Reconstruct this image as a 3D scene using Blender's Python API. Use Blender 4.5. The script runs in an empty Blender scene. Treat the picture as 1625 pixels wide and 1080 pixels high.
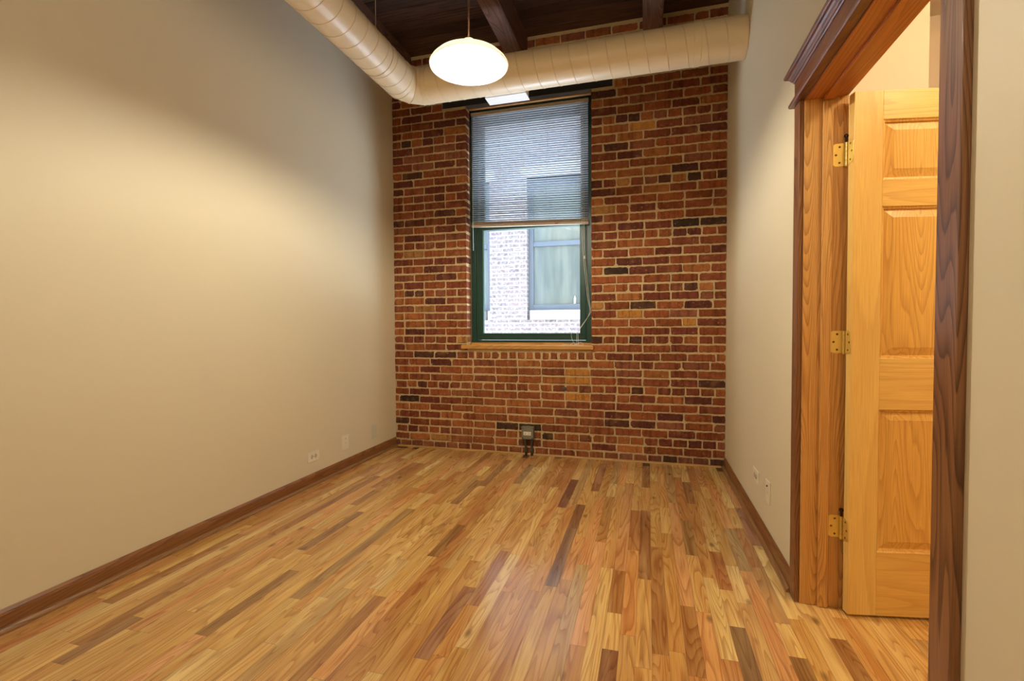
import bpy, bmesh, math, random
from mathutils import Vector, Matrix
PI = math.pi
sc = bpy.context.scene
COL = sc.collection

# ------------------------------------------------------------------ camera
F_PX, YAW, PITCH, ROLL, CAM_H = 767.656, 0.274159, 0.027915, 0.005227, 1.14966
def cam_dir(r, u, d):
    c, s = math.cos(ROLL), math.sin(ROLL); r, u = r*c + u*s, -r*s + u*c
    c, s = math.cos(PITCH), math.sin(PITCH); d, z = d*c + u*s, -d*s + u*c
    c, s = math.cos(YAW), math.sin(YAW); return Vector((r*c - d*s, r*s + d*c, z))
cd = bpy.data.cameras.new('camera'); cam = bpy.data.objects.new('camera', cd); COL.objects.link(cam)
cd.sensor_fit = 'HORIZONTAL'; cd.sensor_width = 36.0; cd.lens = F_PX/1625*36; cd.clip_start = 0.02
R_, U_, D_ = cam_dir(1, 0, 0), cam_dir(0, 1, 0), cam_dir(0, 0, 1)
M = Matrix((R_, U_, -D_)).transposed().to_4x4(); M.translation = (0, 0, CAM_H)
cam.matrix_world = M
sc.camera = cam

# ------------------------------------------------------------------ world, lights, exposure
w = bpy.data.worlds.new('sky'); sc.world = w; w.use_nodes = True
bg = w.node_tree.nodes['Background']; bg.inputs[0].default_value = (0.76, 0.87, 1.0, 1); bg.inputs[1].default_value = 4.0
sc.view_settings.view_transform = 'Standard'; sc.view_settings.look = 'None'
sc.view_settings.exposure = 0.32; sc.view_settings.gamma = 1.0; sc.view_settings.use_curve_mapping = False
BULB_STRENGTH = 1700.0
HALL_W, REAR_FILL_W = 42.0, 40.0
SKY_PANEL_W, GROUND_PANEL_W = 900.0, 950.0
def lamp(name, kind, loc, energy, color, size=.1):
    l = bpy.data.lights.new(name, kind); l.energy = energy; l.color = color
    if kind == 'POINT': l.shadow_soft_size = size
    o = bpy.data.objects.new(name, l); o.location = loc; COL.objects.link(o); return o
lamp('hall_light', 'POINT', (1.75, 1.35, 2.75), HALL_W, (1.0, .85, .54), .12)
lamp('rear_fill_light', 'POINT', (-.88, -.75, 2.75), REAR_FILL_W, (1.0, .90, .74), .25)  # added fill behind the camera to brighten the room, not a known fixture
def daylight_panel(name, loc, target, sx, sy, energy, color):
    l = bpy.data.lights.new(name, 'AREA'); l.shape = 'RECTANGLE'; l.size = sx; l.size_y = sy; l.energy = energy; l.color = color
    o = bpy.data.objects.new(name, l); o.location = loc; COL.objects.link(o)
    o.rotation_euler = (Vector(target)-Vector(loc)).to_track_quat('-Z', 'Y').to_euler()
daylight_panel('added_sky_panel', (-.2, 5.2, 4.85), (-.2, 4.2, 4.85), 6.0, 2.0, SKY_PANEL_W, (.70, .83, 1.0))  # added light panel above the view, boosts sky light through the window
daylight_panel('added_ground_panel', (-.2, 5.2, -.05), (-.2, 4.2, -.05), 6.0, 2.0, GROUND_PANEL_W, (.70, .81, 1.0))  # added light panel below the view, stands in for bounce off the ground
pl = bpy.data.lights.new('window_portal', 'AREA'); pl.shape = 'RECTANGLE'; pl.size = 1.2; pl.size_y = 2.2
pl.cycles.is_portal = True
po = bpy.data.objects.new('window_portal', pl); po.location = (-1.04, 4.46, 2.1); po.rotation_euler = (-PI/2, 0, 0); COL.objects.link(po)

# ------------------------------------------------------------------ helpers
def lin(c):
    f = lambda v: v/12.92 if v <= .04045 else ((v+.055)/1.055)**2.4
    return tuple(f(v/255) for v in c)
def rgba(c): return (*lin(c), 1)
class MB:
    def __init__(s): s.v = []; s.f = []; s.mi = []
    def add(s, vs, fs, mi=0):
        n = len(s.v); s.v += [tuple(v) for v in vs]; s.f += [tuple(i+n for i in f) for f in fs]; s.mi += [mi]*len(fs); return s
    def box(s, x0, x1, y0, y1, z0, z1, mi=0):
        vs = [(x, y, z) for z in (z0, z1) for y in (y0, y1) for x in (x0, x1)]
        return s.add(vs, [(0,2,3,1),(4,5,7,6),(0,1,5,4),(2,6,7,3),(0,4,6,2),(1,3,7,5)], mi)
    def prism(s, prof, axis, a, b, mi=0):
        # profile points are the other two coords (in xyz order), extruded along axis
        def P(p, t): return {'x': (t, p[0], p[1]), 'y': (p[0], t, p[1]), 'z': (p[0], p[1], t)}[axis]
        n = len(prof); vs = [P(p, a) for p in prof] + [P(p, b) for p in prof]
        fs = [(i, (i+1) % n, (i+1) % n+n, i+n) for i in range(n)] + [tuple(range(n))[::-1], tuple(range(n, 2*n))]
        return s.add(vs, fs, mi)
    def tube(s, pts, r, seg=10, mi=0, cap=True):
        pts = [Vector(p) for p in pts]; rings = []
        rs = r if isinstance(r, (list, tuple)) else [r]*len(pts)
        up = None
        for i, p in enumerate(pts):
            t = (pts[min(i+1, len(pts)-1)] - pts[max(i-1, 0)]).normalized()
            if up is None: up = t.orthogonal().normalized()
            up = (up - t*up.dot(t)).normalized(); q = t.cross(up)
            rings.append([p + (up*math.cos(a) + q*math.sin(a))*rs[i] for a in [2*PI*k/seg for k in range(seg)]])
        vs = [v for rg in rings for v in rg]
        fs = [(i*seg+k, i*seg+(k+1) % seg, (i+1)*seg+(k+1) % seg, (i+1)*seg+k) for i in range(len(pts)-1) for k in range(seg)]
        if cap: fs += [tuple(range(seg))[::-1], tuple(range((len(pts)-1)*seg, len(pts)*seg))]
        return s.add(vs, fs, mi)
    def lathe(s, prof, c, seg=48, mi=0, axis='z'):
        vs = []
        for r, h in prof:
            for k in range(seg):
                a = 2*PI*k/seg; p = (r*math.cos(a), r*math.sin(a), h)
                if axis == 'y': p = (p[0], p[2], p[1])
                if axis == 'x': p = (p[2], p[0], p[1])
                vs.append((p[0]+c[0], p[1]+c[1], p[2]+c[2]))
        fs = [(i*seg+k, i*seg+(k+1) % seg, (i+1)*seg+(k+1) % seg, (i+1)*seg+k) for i in range(len(prof)-1) for k in range(seg)]
        return s.add(vs, fs, mi)
    def build(s, name, mats, parent=None, smooth=False, bevel=0, recalc=True):
        me = bpy.data.meshes.new(name); me.from_pydata(s.v, [], s.f)
        if not isinstance(mats, (list, tuple)): mats = [mats]
        for m in mats: me.materials.append(m)
        if len(mats) > 1: me.polygons.foreach_set('material_index', s.mi)
        if recalc:
            bm = bmesh.new(); bm.from_mesh(me); bmesh.ops.recalc_face_normals(bm, faces=bm.faces); bm.to_mesh(me); bm.free()
        if smooth: me.polygons.foreach_set('use_smooth', [True]*len(me.polygons))
        me.update()
        o = bpy.data.objects.new(name, me); COL.objects.link(o)
        if parent is not None: o.parent = parent; o.matrix_parent_inverse = Matrix.Translation(-Vector(parent.location)) if not parent.get('_local') else Matrix()
        if bevel:
            b = o.modifiers.new('bevel', 'BEVEL'); b.width = bevel; b.segments = 2; b.limit_method = 'ANGLE'
        return o
def tag(o, label=None, cat=None, group=None, kind=None):
    for k, v in (('label', label), ('category', cat), ('group', group), ('kind', kind)):
        if v: o[k] = v
    return o
def empty(name, loc, label=None, cat=None, group=None, kind=None):
    o = bpy.data.objects.new(name, None); o.location = loc; o.empty_display_size = .1; COL.objects.link(o)
    return tag(o, label, cat, group, kind)

# ------------------------------------------------------------------ materials
class NT:
    def __init__(s, name):
        s.m = bpy.data.materials.new(name); s.m.use_nodes = True; s.t = s.m.node_tree
        s.b = s.t.nodes['Principled BSDF']; s.out = s.t.nodes['Material Output']
    def n(s, typ, props=None, **ins):
        nd = s.t.nodes.new(typ)
        for k, v in (props or {}).items(): setattr(nd, k, v)
        for k, v in ins.items():
            k = k.replace('_', ' ')
            sock = nd.inputs[int(k[1:])] if k[0] == 'i' and k[1:].isdigit() else nd.inputs[k]
            s.set(sock, v)
        return nd
    def set(s, sock, v):
        if hasattr(v, 'is_output') or isinstance(v, bpy.types.NodeSocket): s.t.links.new(v, sock)
        else: sock.default_value = v
    def math(s, op, a, b=0.0, c=None):
        nd = s.t.nodes.new('ShaderNodeMath'); nd.operation = op; s.set(nd.inputs[0], a); s.set(nd.inputs[1], b)
        if c is not None: s.set(nd.inputs[2], c)
        return nd.outputs[0]
    def mix(s, f, a, b, mode='MIX'):
        nd = s.t.nodes.new('ShaderNodeMix'); nd.data_type = 'RGBA'; nd.blend_type = mode
        s.set(nd.inputs[0], f); s.set(nd.inputs[6], a); s.set(nd.inputs[7], b); return nd.outputs[2]
    def ramp(s, f, stops, interp='LINEAR'):
        nd = s.t.nodes.new('ShaderNodeValToRGB'); cr = nd.color_ramp; cr.interpolation = interp
        while len(cr.elements) < len(stops): cr.elements.new(.5)
        for e, (p, c) in zip(cr.elements, stops):
            e.position = p; e.color = c if isinstance(c, tuple) else (c, c, c, 1)
        s.set(nd.inputs[0], f); return nd.outputs[0]
    def coord(s, scale=(1, 1, 1), loc=(0, 0, 0), kind='Object', vec=None):
        v = vec if vec is not None else s.n('ShaderNodeTexCoord').outputs[kind]
        mp = s.n('ShaderNodeMapping', Vector=v, Scale=scale, Location=loc); return mp.outputs[0]
    def noise(s, vec, scale, detail=3, rough=.5, dist=0):
        nd = s.n('ShaderNodeTexNoise', Vector=vec, Scale=scale, Detail=detail, Roughness=rough, Distortion=dist); return nd.outputs[0]
    def bump(s, h, strength=.3, dist=.002):
        nd = s.n('ShaderNodeBump', Strength=strength, Distance=dist, Height=h); s.t.links.new(nd.outputs[0], s.b.inputs['Normal']); return nd
    def fin(s, base=None, rough=None, metal=None, **k):
        if base is not None: s.set(s.b.inputs['Base Color'], base)
        if rough is not None: s.set(s.b.inputs['Roughness'], rough)
        if metal is not None: s.set(s.b.inputs['Metallic'], metal)
        for kk, v in k.items(): s.set(s.b.inputs[kk.replace('_', ' ')], v)
        return s.m
def plain(name, c, rough=.5, metal=0, bump=0, scale=60):
    t = NT(name); v = t.coord()
    n = t.noise(v, scale, 3)
    col = t.mix(t.math('MULTIPLY', n, .18), rgba(c), tuple(x*.7 for x in lin(c))+(1,))
    if bump: t.bump(n, bump, .001)
    return t.fin(col, rough, metal)
def oak(name, light, mid, dark, axis='z', rough=.35, rings=9.0, freq=2.2, off=(0, 0, 0), spec=.5, gr=.5):
    """plain-sawn oak: contour lines of stretched noise give the cathedral grain, fine pores along the length"""
    t = NT(name)
    sl = {'x': (.09, 1, 1), 'y': (1, .09, 1), 'z': (1, 1, .09)}[axis]
    sp = {'x': (6, 420, 420), 'y': (420, 6, 420), 'z': (420, 420, 6)}[axis]
    v = t.coord(sl, off)
    base = t.noise(v, freq*2.2, 1.2, .4, .1)
    fine = t.noise(t.coord(sp, off), .25, 2, .6)
    ph = t.math('MULTIPLY_ADD', fine, .35, t.math('MULTIPLY', base, rings*3.2))
    r2 = t.math('FRACT', ph)
    line = t.ramp(r2, [(0, 0.0), (.45, .12), (.82, .75), (.93, 1.0), (1, 0.0)])
    pores = t.noise(t.coord(sp, off), 1.0, 2, .6)
    pr = t.ramp(pores, [(.45, 0.0), (.62, 1.0)])
    tone = t.noise(v, freq*1.2, 2)
    c = t.mix(t.ramp(tone, [(.3, 0.0), (.7, 1.0)]), rgba(light), rgba(mid))
    c = t.mix(t.math('MULTIPLY', line, gr), c, rgba(dark))
    c = t.mix(t.math('MULTIPLY', pr, .30), c, rgba(dark))
    t.bump(t.math('ADD', pr, t.math('MULTIPLY', line, .5)), .12, .0006)
    return t.fin(c, rough, Specular_IOR_Level=spec)

def m_paint(name, c, rough=.55, amp=.25):
    t = NT(name); v = t.coord()
    n = t.noise(v, 260, 2); n2 = t.noise(v, 1.3, 3)
    col = t.mix(t.ramp(n2, [(.3, 0.0), (.75, .12)]), rgba(c), tuple(x*.85 for x in lin(c))+(1,))
    t.bump(t.math('ADD', n, t.math('MULTIPLY', n2, 2.0)), amp, .0006)
    return t.fin(col, rough)
M_WALL = m_paint('cream_wall_paint', (226, 214, 184))
M_HALLWALL = m_paint('hall_wall_paint', (228, 210, 190))
M_DUCT = plain('cream_duct_paint', (226, 204, 164), .38)
M_SEAM = plain('duct_seam', (214, 190, 150), .4)
M_OAKDOOR = oak('honey_oak_vertical', (242, 208, 124), (234, 190, 98), (196, 134, 58), 'z', .33, 5, 1.4, gr=.25)
M_OAKRAIL = oak('honey_oak_horizontal', (242, 208, 124), (234, 190, 100), (194, 134, 60), 'x', .33, 6, 2.6, (3, 1, 7), gr=.35)
M_OAKPANEL = oak('honey_oak_panel', (242, 204, 118), (232, 184, 94), (186, 122, 50), 'z', .33, 10, 3.6, (5, 2, 3), gr=.5)
M_JAMB = oak('oak_jamb', (236, 190, 118), (218, 162, 88), (146, 90, 38), 'z', .35, 11, 4.0, (1, 4, 2), gr=.6)
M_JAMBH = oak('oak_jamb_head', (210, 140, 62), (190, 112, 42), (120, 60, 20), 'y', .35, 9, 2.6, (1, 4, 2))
M_CASE = oak('stained_oak_casing', (158, 110, 72), (134, 86, 52), (64, 34, 20), 'z', .3, 9, 4.2, (2, 7, 4), gr=.75)
M_CASEH = oak('stained_oak_head', (136, 88, 58), (112, 68, 40), (62, 34, 20), 'y', .3, 7, 2.2, (2, 7, 4))
M_BASE = oak('stained_oak_baseboard', (160, 110, 66), (136, 84, 44), (78, 42, 20), 'y', .3, 9, 3.0, (2, 3, 4))
M_SHOE = oak('shoe_moulding', (176, 136, 94), (148, 104, 62), (92, 58, 30), 'y', .3, 9, 3.0, (6, 3, 4))
M_TRIMX = oak('floor_edge_strip', (206, 164, 98), (186, 140, 74), (130, 86, 40), 'x', .35, 9, 3.0)
M_SILL = oak('window_sill_oak', (214, 160, 84), (196, 138, 64), (140, 88, 34), 'x', .35, 8, 3.0, (1, 9, 2))
M_TIMBER = oak('old_dark_timber', (140, 104, 86), (100, 72, 60), (40, 26, 22), 'y', .8, 9, 2.6, (0, 2, 5), .2)
M_GREEN = plain('dark_green_window_paint', (22, 66, 56), .35)
M_BRASS = plain('polished_brass', (244, 222, 136), .36, .8)
M_SCREW = plain('dull_brass_screw', (120, 92, 44), .4, 1.0)
M_BRONZE = plain('dark_bronze', (70, 48, 34), .4, .8)
M_IVORY = plain('ivory_plastic', (240, 232, 208), .3)
M_ALMOND = plain('almond_receptacle', (206, 198, 178), .35)
M_DARK = plain('dark_slot', (28, 24, 20), .6)
M_GREYM = plain('grey_cast_box', (132, 130, 112), .45, .3, .2, 200)
M_COND = plain('conduit_metal', (96, 96, 88), .42, .7, .2, 150)
M_STEEL = plain('painted_steel_lintel', (34, 34, 26), .6, .1)
M_FLANGE = plain('daylit_steel_flange', (108, 116, 132), .5)  # blue-grey puts the outdoor light on the underside into the colour
M_NAILER = oak('rough_nailer', (196, 140, 76), (160, 104, 50), (80, 48, 24), 'x', .8, 6, 5.0)
M_WHITE = plain('white_enamel', (238, 236, 228), .4)
def m_opal():
    t = NT('opal_glass_shade')
    tr = t.n('ShaderNodeBsdfTranslucent', Color=rgba((250, 244, 228)))
    t.fin(rgba((246, 244, 238)), .3)
    mx = t.n('ShaderNodeMixShader', i0=.85, i1=t.b.outputs[0], i2=tr.outputs[0])
    t.t.links.new(mx.outputs[0], t.out.inputs[0]); return t.m
M_SHADE = m_opal()
M_CORD = plain('white_cord', (224, 222, 212), .7)
M_WIRE = plain('tan_hanger_wire', (190, 170, 130), .5)
M_STONE = plain('neighbour_stone_sill', (172, 174, 178), .8)
M_BLUEFR = plain('neighbour_blue_frame', (92, 106, 124), .5)
M_RAILBL = plain('blind_rail', (196, 176, 150), .45)

def m_slat():
    t = NT('blind_slat'); t.t.nodes.remove(t.b)
    d = t.n('ShaderNodeBsdfDiffuse', Color=rgba((214, 218, 222)))
    tr = t.n('ShaderNodeBsdfTranslucent', Color=rgba((170, 178, 186)))
    mx = t.n('ShaderNodeMixShader', i0=.55, i1=d.outputs[0], i2=tr.outputs[0])
    t.t.links.new(mx.outputs[0], t.out.inputs[0]); return t.m
M_SLAT = m_slat()
def m_glass(name, tint=(1, 1, 1, 1)):
    t = NT(name); t.t.nodes.remove(t.b)
    a = t.n('ShaderNodeBsdfTransparent', Color=tint); g = t.n('ShaderNodeBsdfGlossy', Color=(1, 1, 1, 1), Roughness=.0)
    bf = t.n('ShaderNodeNewGeometry').outputs['Backfacing']
    f = t.n('ShaderNodeFresnel', IOR=t.math('MULTIPLY_ADD', bf, 1/1.5-1.5, 1.5))
    mx = t.n('ShaderNodeMixShader', i0=f.outputs[0], i1=a.outputs[0], i2=g.outputs[0])
    t.t.links.new(mx.outputs[0], t.out.inputs[0]); return t.m
M_GLASS = m_glass('window_glass', (.95, .97, .97, 1))
def m_emit(name, c, s):
    t = NT(name); t.t.nodes.remove(t.b); e = t.n('ShaderNodeEmission', Color=(*c, 1), Strength=s)
    t.t.links.new(e.outputs[0], t.out.inputs[0]); return t.m
M_BULB = m_emit('glowing_bulb', (1.0, .92, .74), BULB_STRENGTH)

def m_brick():
    t = NT('old_common_brick')
    at = t.n('ShaderNodeAttribute', {'attribute_name': 'tint'})
    v = t.coord()
    n1 = t.noise(v, 26, 4, .6); n2 = t.noise(v, 150, 3, .6); n3 = t.noise(v, 9, 3)
    c = t.mix(t.ramp(n1, [(.35, 0.0), (.7, .5)]), at.outputs[0], t.mix(1.0, at.outputs[0], rgba((150, 110, 90)), 'MULTIPLY'))
    c = t.mix(t.ramp(n2, [(.5, 0.0), (.75, .4)]), c, t.mix(1.0, c, rgba((120, 90, 80)), 'MULTIPLY'))
    c = t.mix(t.ramp(n3, [(.55, 0.0), (.8, .3)]), c, rgba((196, 140, 92)))
    kb = t.ramp(t.noise(t.coord((46, 46, 3)), 1.0, 1.5, .5), [(.52, 0.0), (.66, 1.0)])
    c = t.mix(t.math('MULTIPLY', kb, .45), c, t.mix(1.0, c, rgba((150, 110, 100)), 'MULTIPLY'))
    # thin mortar film left on the faces
    sm = t.ramp(t.noise(v, 38, 5, .7), [(.60, 0.0), (.72, .6)])
    c = t.mix(sm, c, rgba((206, 176, 130)))
    t.bump(t.math('ADD', n2, n1), .5, .0016)
    return t.fin(c, .85, Specular_IOR_Level=.25)
def m_mortar():
    t = NT('sandy_mortar'); v = t.coord()
    n = t.noise(v, 120, 4, .7); n1 = t.noise(v, 6, 3)
    c = t.mix(t.ramp(n, [(.3, 0.0), (.75, 1.0)]), rgba((222, 196, 150)), rgba((186, 158, 114)))
    c = t.mix(t.ramp(n1, [(.45, 0.0), (.75, .4)]), c, rgba((170, 152, 112)))
    t.bump(n, .8, .003)
    return t.fin(c, .95, Specular_IOR_Level=.1)
M_BRICK, M_MORTAR = m_brick(), m_mortar()

def m_floor():
    t = NT('oak_strip_floor')
    at = t.n('ShaderNodeAttribute', {'attribute_name': 'tint'}).outputs[0]
    rn = t.n('ShaderNodeAttribute', {'attribute_name': 'rnd'})
    rv = rn.outputs[1]
    sep = t.n('ShaderNodeSeparateXYZ', Vector=rv)
    pos = t.n('ShaderNodeTexCoord').outputs['Object']
    add = t.n('ShaderNodeVectorMath', {'operation': 'MULTIPLY_ADD'}, i0=rv, i1=(37, 53, 11), i2=pos).outputs[0]
    v = t.coord((1, .085, 1), vec=add)
    base = t.noise(v, 13, 1.2, .4, .15)
    rings = t.math('MULTIPLY', base, t.math('MULTIPLY_ADD', sep.outputs[0], 12.0, 9.0))
    line = t.ramp(t.math('FRACT', rings), [(0, 0.0), (.5, .1), (.85, .8), (.94, 1.0), (1, 0.0)])
    pores = t.ramp(t.noise(t.coord((520, 7, 1), vec=add), 1.0, 2, .6), [(.46, 0.0), (.66, 1.0)])
    # slow change of tone along and across every plank: heartwood, sapwood
    sw = t.ramp(t.noise(t.coord((1, .10, 1), vec=add), 17, 3, .55, .6), [(.36, 0.0), (.64, 1.0)])
    c = t.mix(t.math('MULTIPLY', sw, .5), at, t.mix(1.0, at, rgba((216, 176, 140)), 'MULTIPLY'))
    c = t.mix(t.math('MULTIPLY', line, .55), c, t.mix(1.0, c, rgba((176, 126, 86)), 'MULTIPLY'))
    c = t.mix(t.math('MULTIPLY', pores, .34), c, t.mix(1.0, c, rgba((176, 128, 90)), 'MULTIPLY'))
    # mineral streaks
    st = t.ramp(t.noise(t.coord((1, .05, 1), vec=add), 24, 3, .55, .4), [(.60, 0.0), (.70, 1.0)])
    c = t.mix(t.math('MULTIPLY', st, t.math('MULTIPLY_ADD', sep.outputs[1], .8, .15)), c, rgba((118, 76, 50)))
    lt = t.ramp(t.noise(t.coord((1, .07, 1), vec=add), 21, 2), [(.52, 0.0), (.72, .5)])
    c = t.mix(lt, c, t.mix(.5, c, rgba((236, 198, 136))))
    # knots
    vo = t.n('ShaderNodeTexVoronoi', {'feature': 'F1'}, Vector=t.coord((1, .45, 1), vec=add), Scale=7.5)
    kn = t.ramp(vo.outputs['Distance'], [(.0, 1.0), (.06, .7), (.13, 0.0)])
    c = t.mix(t.math('MULTIPLY', kn, .75), c, rgba((84, 46, 26)))
    t.bump(t.math('MULTIPLY', pores, .5), .08, .0006)
    rg = .25
    return t.fin(c, rg, Specular_IOR_Level=.45, Coat_Weight=.7, Coat_Roughness=.14)
M_FLOOR = m_floor()
M_GAP = plain('plank_gap', (96, 64, 36), .7)

def m_deck():
    t = NT('dark_ceiling_decking')
    at = t.n('ShaderNodeAttribute', {'attribute_name': 'tint'}).outputs[0]
    n = t.noise(t.coord((3, 60, 60)), 1.0, 3, .6); n2 = t.noise(t.coord(), 3, 3)
    c = t.mix(t.ramp(n, [(.35, 0.0), (.7, .7)]), at, rgba((24, 14, 10)))
    c = t.mix(t.ramp(n2, [(.4, 0.0), (.7, .4)]), c, rgba((84, 60, 44)))
    t.bump(n, .3, .002); return t.fin(c, .75, Specular_IOR_Level=.2)
M_DECK = m_deck()
def m_outbrick():
    t = NT('neighbour_weathered_brick')
    v = t.coord((1, 1, 1)); sep = t.n('ShaderNodeSeparateXYZ', Vector=v)
    cb = t.n('ShaderNodeCombineXYZ', X=sep.outputs[0], Y=sep.outputs[2], Z=0.0)
    b = t.n('ShaderNodeTexBrick', {'offset': .5}, Vector=cb.outputs[0], Color1=rgba((122, 106, 112)), Color2=rgba((96, 86, 98)), Mortar=rgba((156, 154, 158)),
            Scale=1.0, Mortar_Size=.012, Mortar_Smooth=.3, Bias=0.0, Brick_Width=.21, Row_Height=.0715)
    n = t.ramp(t.noise(v, 22, 4, .7), [(.42, 0.0), (.55, 1.0)])
    c = t.mix(t.math('MULTIPLY', n, .5), b.outputs[0], rgba((166, 164, 168)))
    return t.fin(c, .9)
M_OUTBRICK = m_outbrick()
def m_outglass():
    t = NT('neighbour_window_pane')
    v = t.coord((1, 1, .15)); n = t.noise(v, 9, 2)
    c = t.mix(t.ramp(n, [(.35, 0.0), (.65, 1.0)]), rgba((86, 100, 104)), rgba((108, 120, 120)))
    return t.fin(c, .12)
M_OUTGLASS = m_outglass()

# ------------------------------------------------------------------ dimensions
XL, XR, YB, YF, ZC = -2.366, .605, 4.209, -1.70, 3.70
XH = .745                      # hall side of the right wall
WX0, WX1, WZ0, WZ1 = -1.615, -.473, .985, 3.165
DY0, DY1, DZ = 1.225, 2.235, 2.058
FAR = 4.6
rnd = random.Random(11)

def set_attr(o, name, vals):
    a = o.data.attributes.new(name, 'FLOAT_COLOR', 'FACE') if name == 'tint' else o.data.attributes.new(name, 'FLOAT_VECTOR', 'FACE')
    a.data.foreach_set('color' if name == 'tint' else 'vector', [c for v in vals for c in v])

# ------------------------------------------------------------------ floor
def build_floor():
    W = .0572
    mb = MB(); tint = []; rv = []
    x0, x1, y0, y1 = XL-.02, 2.75, YF, 4.205
    nrow = int((x1-x0)/W)+1
    pal = [((214, 164, 98), 6), ((222, 174, 108), 6), ((206, 150, 88), 6), ((228, 186, 122), 4), ((212, 146, 92), 4), ((196, 138, 78), 4),
           ((186, 122, 72), 2.2), ((164, 108, 64), 1.3), ((232, 196, 138), 2), ((216, 150, 104), 3), ((150, 104, 70), .7), ((188, 148, 100), 2), ((130, 84, 54), .4)]
    cols = [c for c, w_ in pal]; wts = [w_ for c, w_ in pal]
    # striking planks picked out in the photograph: x, y of both ends on the floor, colour
    forced = FORCED
    rows = {}
    for (fx, ya, yb, c, r1) in forced:
        k = int((fx-x0)/W); rows.setdefault(k, []).append((ya, yb, c, r1))
    g = .0005
    for k in range(nrow):
        xa = x0+k*W; xb = min(xa+W, x1)
        segs = sorted(rows.get(k, [])); out = []; y = y0 - rnd.uniform(0, .8)
        for (ya, yb, c, r1) in segs+[(99, 99, None, 0)]:
            while y < min(ya, y1)-.12:
                L = min(rnd.choice([.28, .4, .5, .62, .75, .9, 1.1, 1.3])*rnd.uniform(.85, 1.2), max(.12, ya-y))
                if ya-y-L < .15: L = ya-y
                out.append((y, y+L, rnd.choices(cols, wts)[0], None)); y += L
            if c is not None:
                if ya > y: out.append((y, ya, rnd.choices(cols, wts)[0], None))
                out.append((max(y, ya), yb, c, r1)); y = yb
        for (ya, yb, c, r1) in out:
            ya, yb = max(ya, y0), min(yb, y1)
            if yb-ya < .01: continue
            mb.add([(xa+g, ya+g, 0), (xb-g, ya+g, 0), (xb-g, yb-g, 0), (xa+g, yb-g, 0)], [(0, 1, 2, 3)], 0)
            f = rnd.uniform(.9, 1.08) if r1 is None else 1
            mid = (222, 172, 106); bl = .25 if r1 is None else .22
            l = lin(tuple(c[q]*(1-bl)+mid[q]*bl for q in range(3))); l = (l[0]*1.13, l[1]*1.29, l[2]*1.25); tint.append((l[0]*f, l[1]*f, l[2]*f*rnd.uniform(.92, 1.05), 1))
            rv.append((rnd.random(), rnd.random()*(.55 if r1 is None else 1) if r1 is None else r1, rnd.random()))
    n = len(mb.f)
    mb.box(x0, x1, y0, y1, -.12, -.0012, 1)
    tint += [(.1, .06, .03, 1)]*6; rv += [(0, 0, 0)]*6
    o = mb.build('floor', [M_FLOOR, M_GAP], recalc=False)
    set_attr(o, 'tint', tint); set_attr(o, 'rnd', rv)
    return tag(o, 'narrow oak strip floor with planks of mixed honey, brown and pale tones', 'floor', kind='structure')
BR, DK, PU, GR = (132, 84, 52), (98, 62, 46), (104, 58, 52), (176, 140, 98)
FORCED = [
    (-.52, 3.02, 3.60, PU, .9), (-.37, 3.38, 4.08, (146, 86, 60), .3), (-.43, 2.55, 3.10, (120, 76, 56), .8),
    (-.41, 2.08, 2.72, (112, 80, 74), 1.0), (-.72, 1.85, 2.35, (172, 120, 96), 1.0), (-.78, 1.5, 1.98, (150, 100, 80), 1.0),
    (-.03, 2.25, 3.10, (140, 86, 52), .6), (-.12, 1.95, 2.3, (170, 112, 62), .4), (-.02, 3.55, 4.1, (140, 92, 60), .3),
    (.19, 2.55, 3.0, (156, 116, 72), 1.0), (.31, 1.62, 1.98, (120, 84, 50), 1.0), (-.10, 1.45, 1.72, (130, 82, 56), .6),
    (-1.02, 2.20, 2.6, (128, 84, 50), 1.0), (.33, 2.25, 2.62, (176, 108, 60), .8), (.45, 2.45, 2.95, (172, 138, 100), .3),
    (.30, 3.3, 3.75, (150, 104, 70), .2), (.54, 2.75, 3.3, (150, 96, 78), .7), (.52, 1.50, 1.85, (132, 92, 56), .8),
    (.66, 1.55, 2.0, (148, 98, 58), .7), (.50, 2.05, 2.5, (190, 136, 84), .4), (-1.45, 1.7, 2.75, (150, 112, 72), 1.0),
    (-2.02, 2.2, 3.3, (160, 100, 58), .6), (-1.62, 1.4, 1.9, (138, 94, 56), .9), (-1.85, 3.0, 3.7, (176, 116, 70), .8),
    (-1.2, 2.9, 3.4, (150, 110, 70), 1.0), (-.95, 3.4, 3.9, (150, 110, 78), .5)]
build_floor()

# ------------------------------------------------------------------ plaster walls
def wall(name, boxes, mat, label):
    mb = MB()
    for b in boxes: mb.box(*b)
    return tag(mb.build(name, mat), label, 'wall', kind='structure')
wall('wall_left', [(XL-.12, XL, YF-.12, YB+.3, -.12, ZC+.3)], M_WALL, 'long plain cream plaster wall on the left')
wall('wall_right', [(XR, XH, YF-.12, DY0, -.12, ZC+.3), (XR, XH, DY1+.012, YB+.3, -.12, ZC+.3), (XR, XH, DY0, DY1+.012, DZ+.012, ZC+.3)], M_WALL,
     'cream plaster wall on the right with the open doorway')
wall('wall_front', [(XL-.12, XH, YF-.12, YF, -.12, ZC+.3)], M_WALL, 'cream plaster wall behind the viewer')
hb = 2.78; hx = .4603*hb
wall('wall_hall_back', [(XH, hx, hb, hb+.12, -.12, 3.1)], M_HALLWALL, 'pale yellow hall wall seen above the open door')
wall('wall_hall_recess', [(hx-.1, 2.75, 3.72, 3.84, -.12, 3.1), (hx-.12, hx, hb+.12, 3.72, -.12, 3.1), (hx, 2.75, 3.60, 3.72, -.12, 1.15+.496*3.6)], M_HALLWALL,
     'deeper hall wall with a small ledge seen past the corner')
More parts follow.
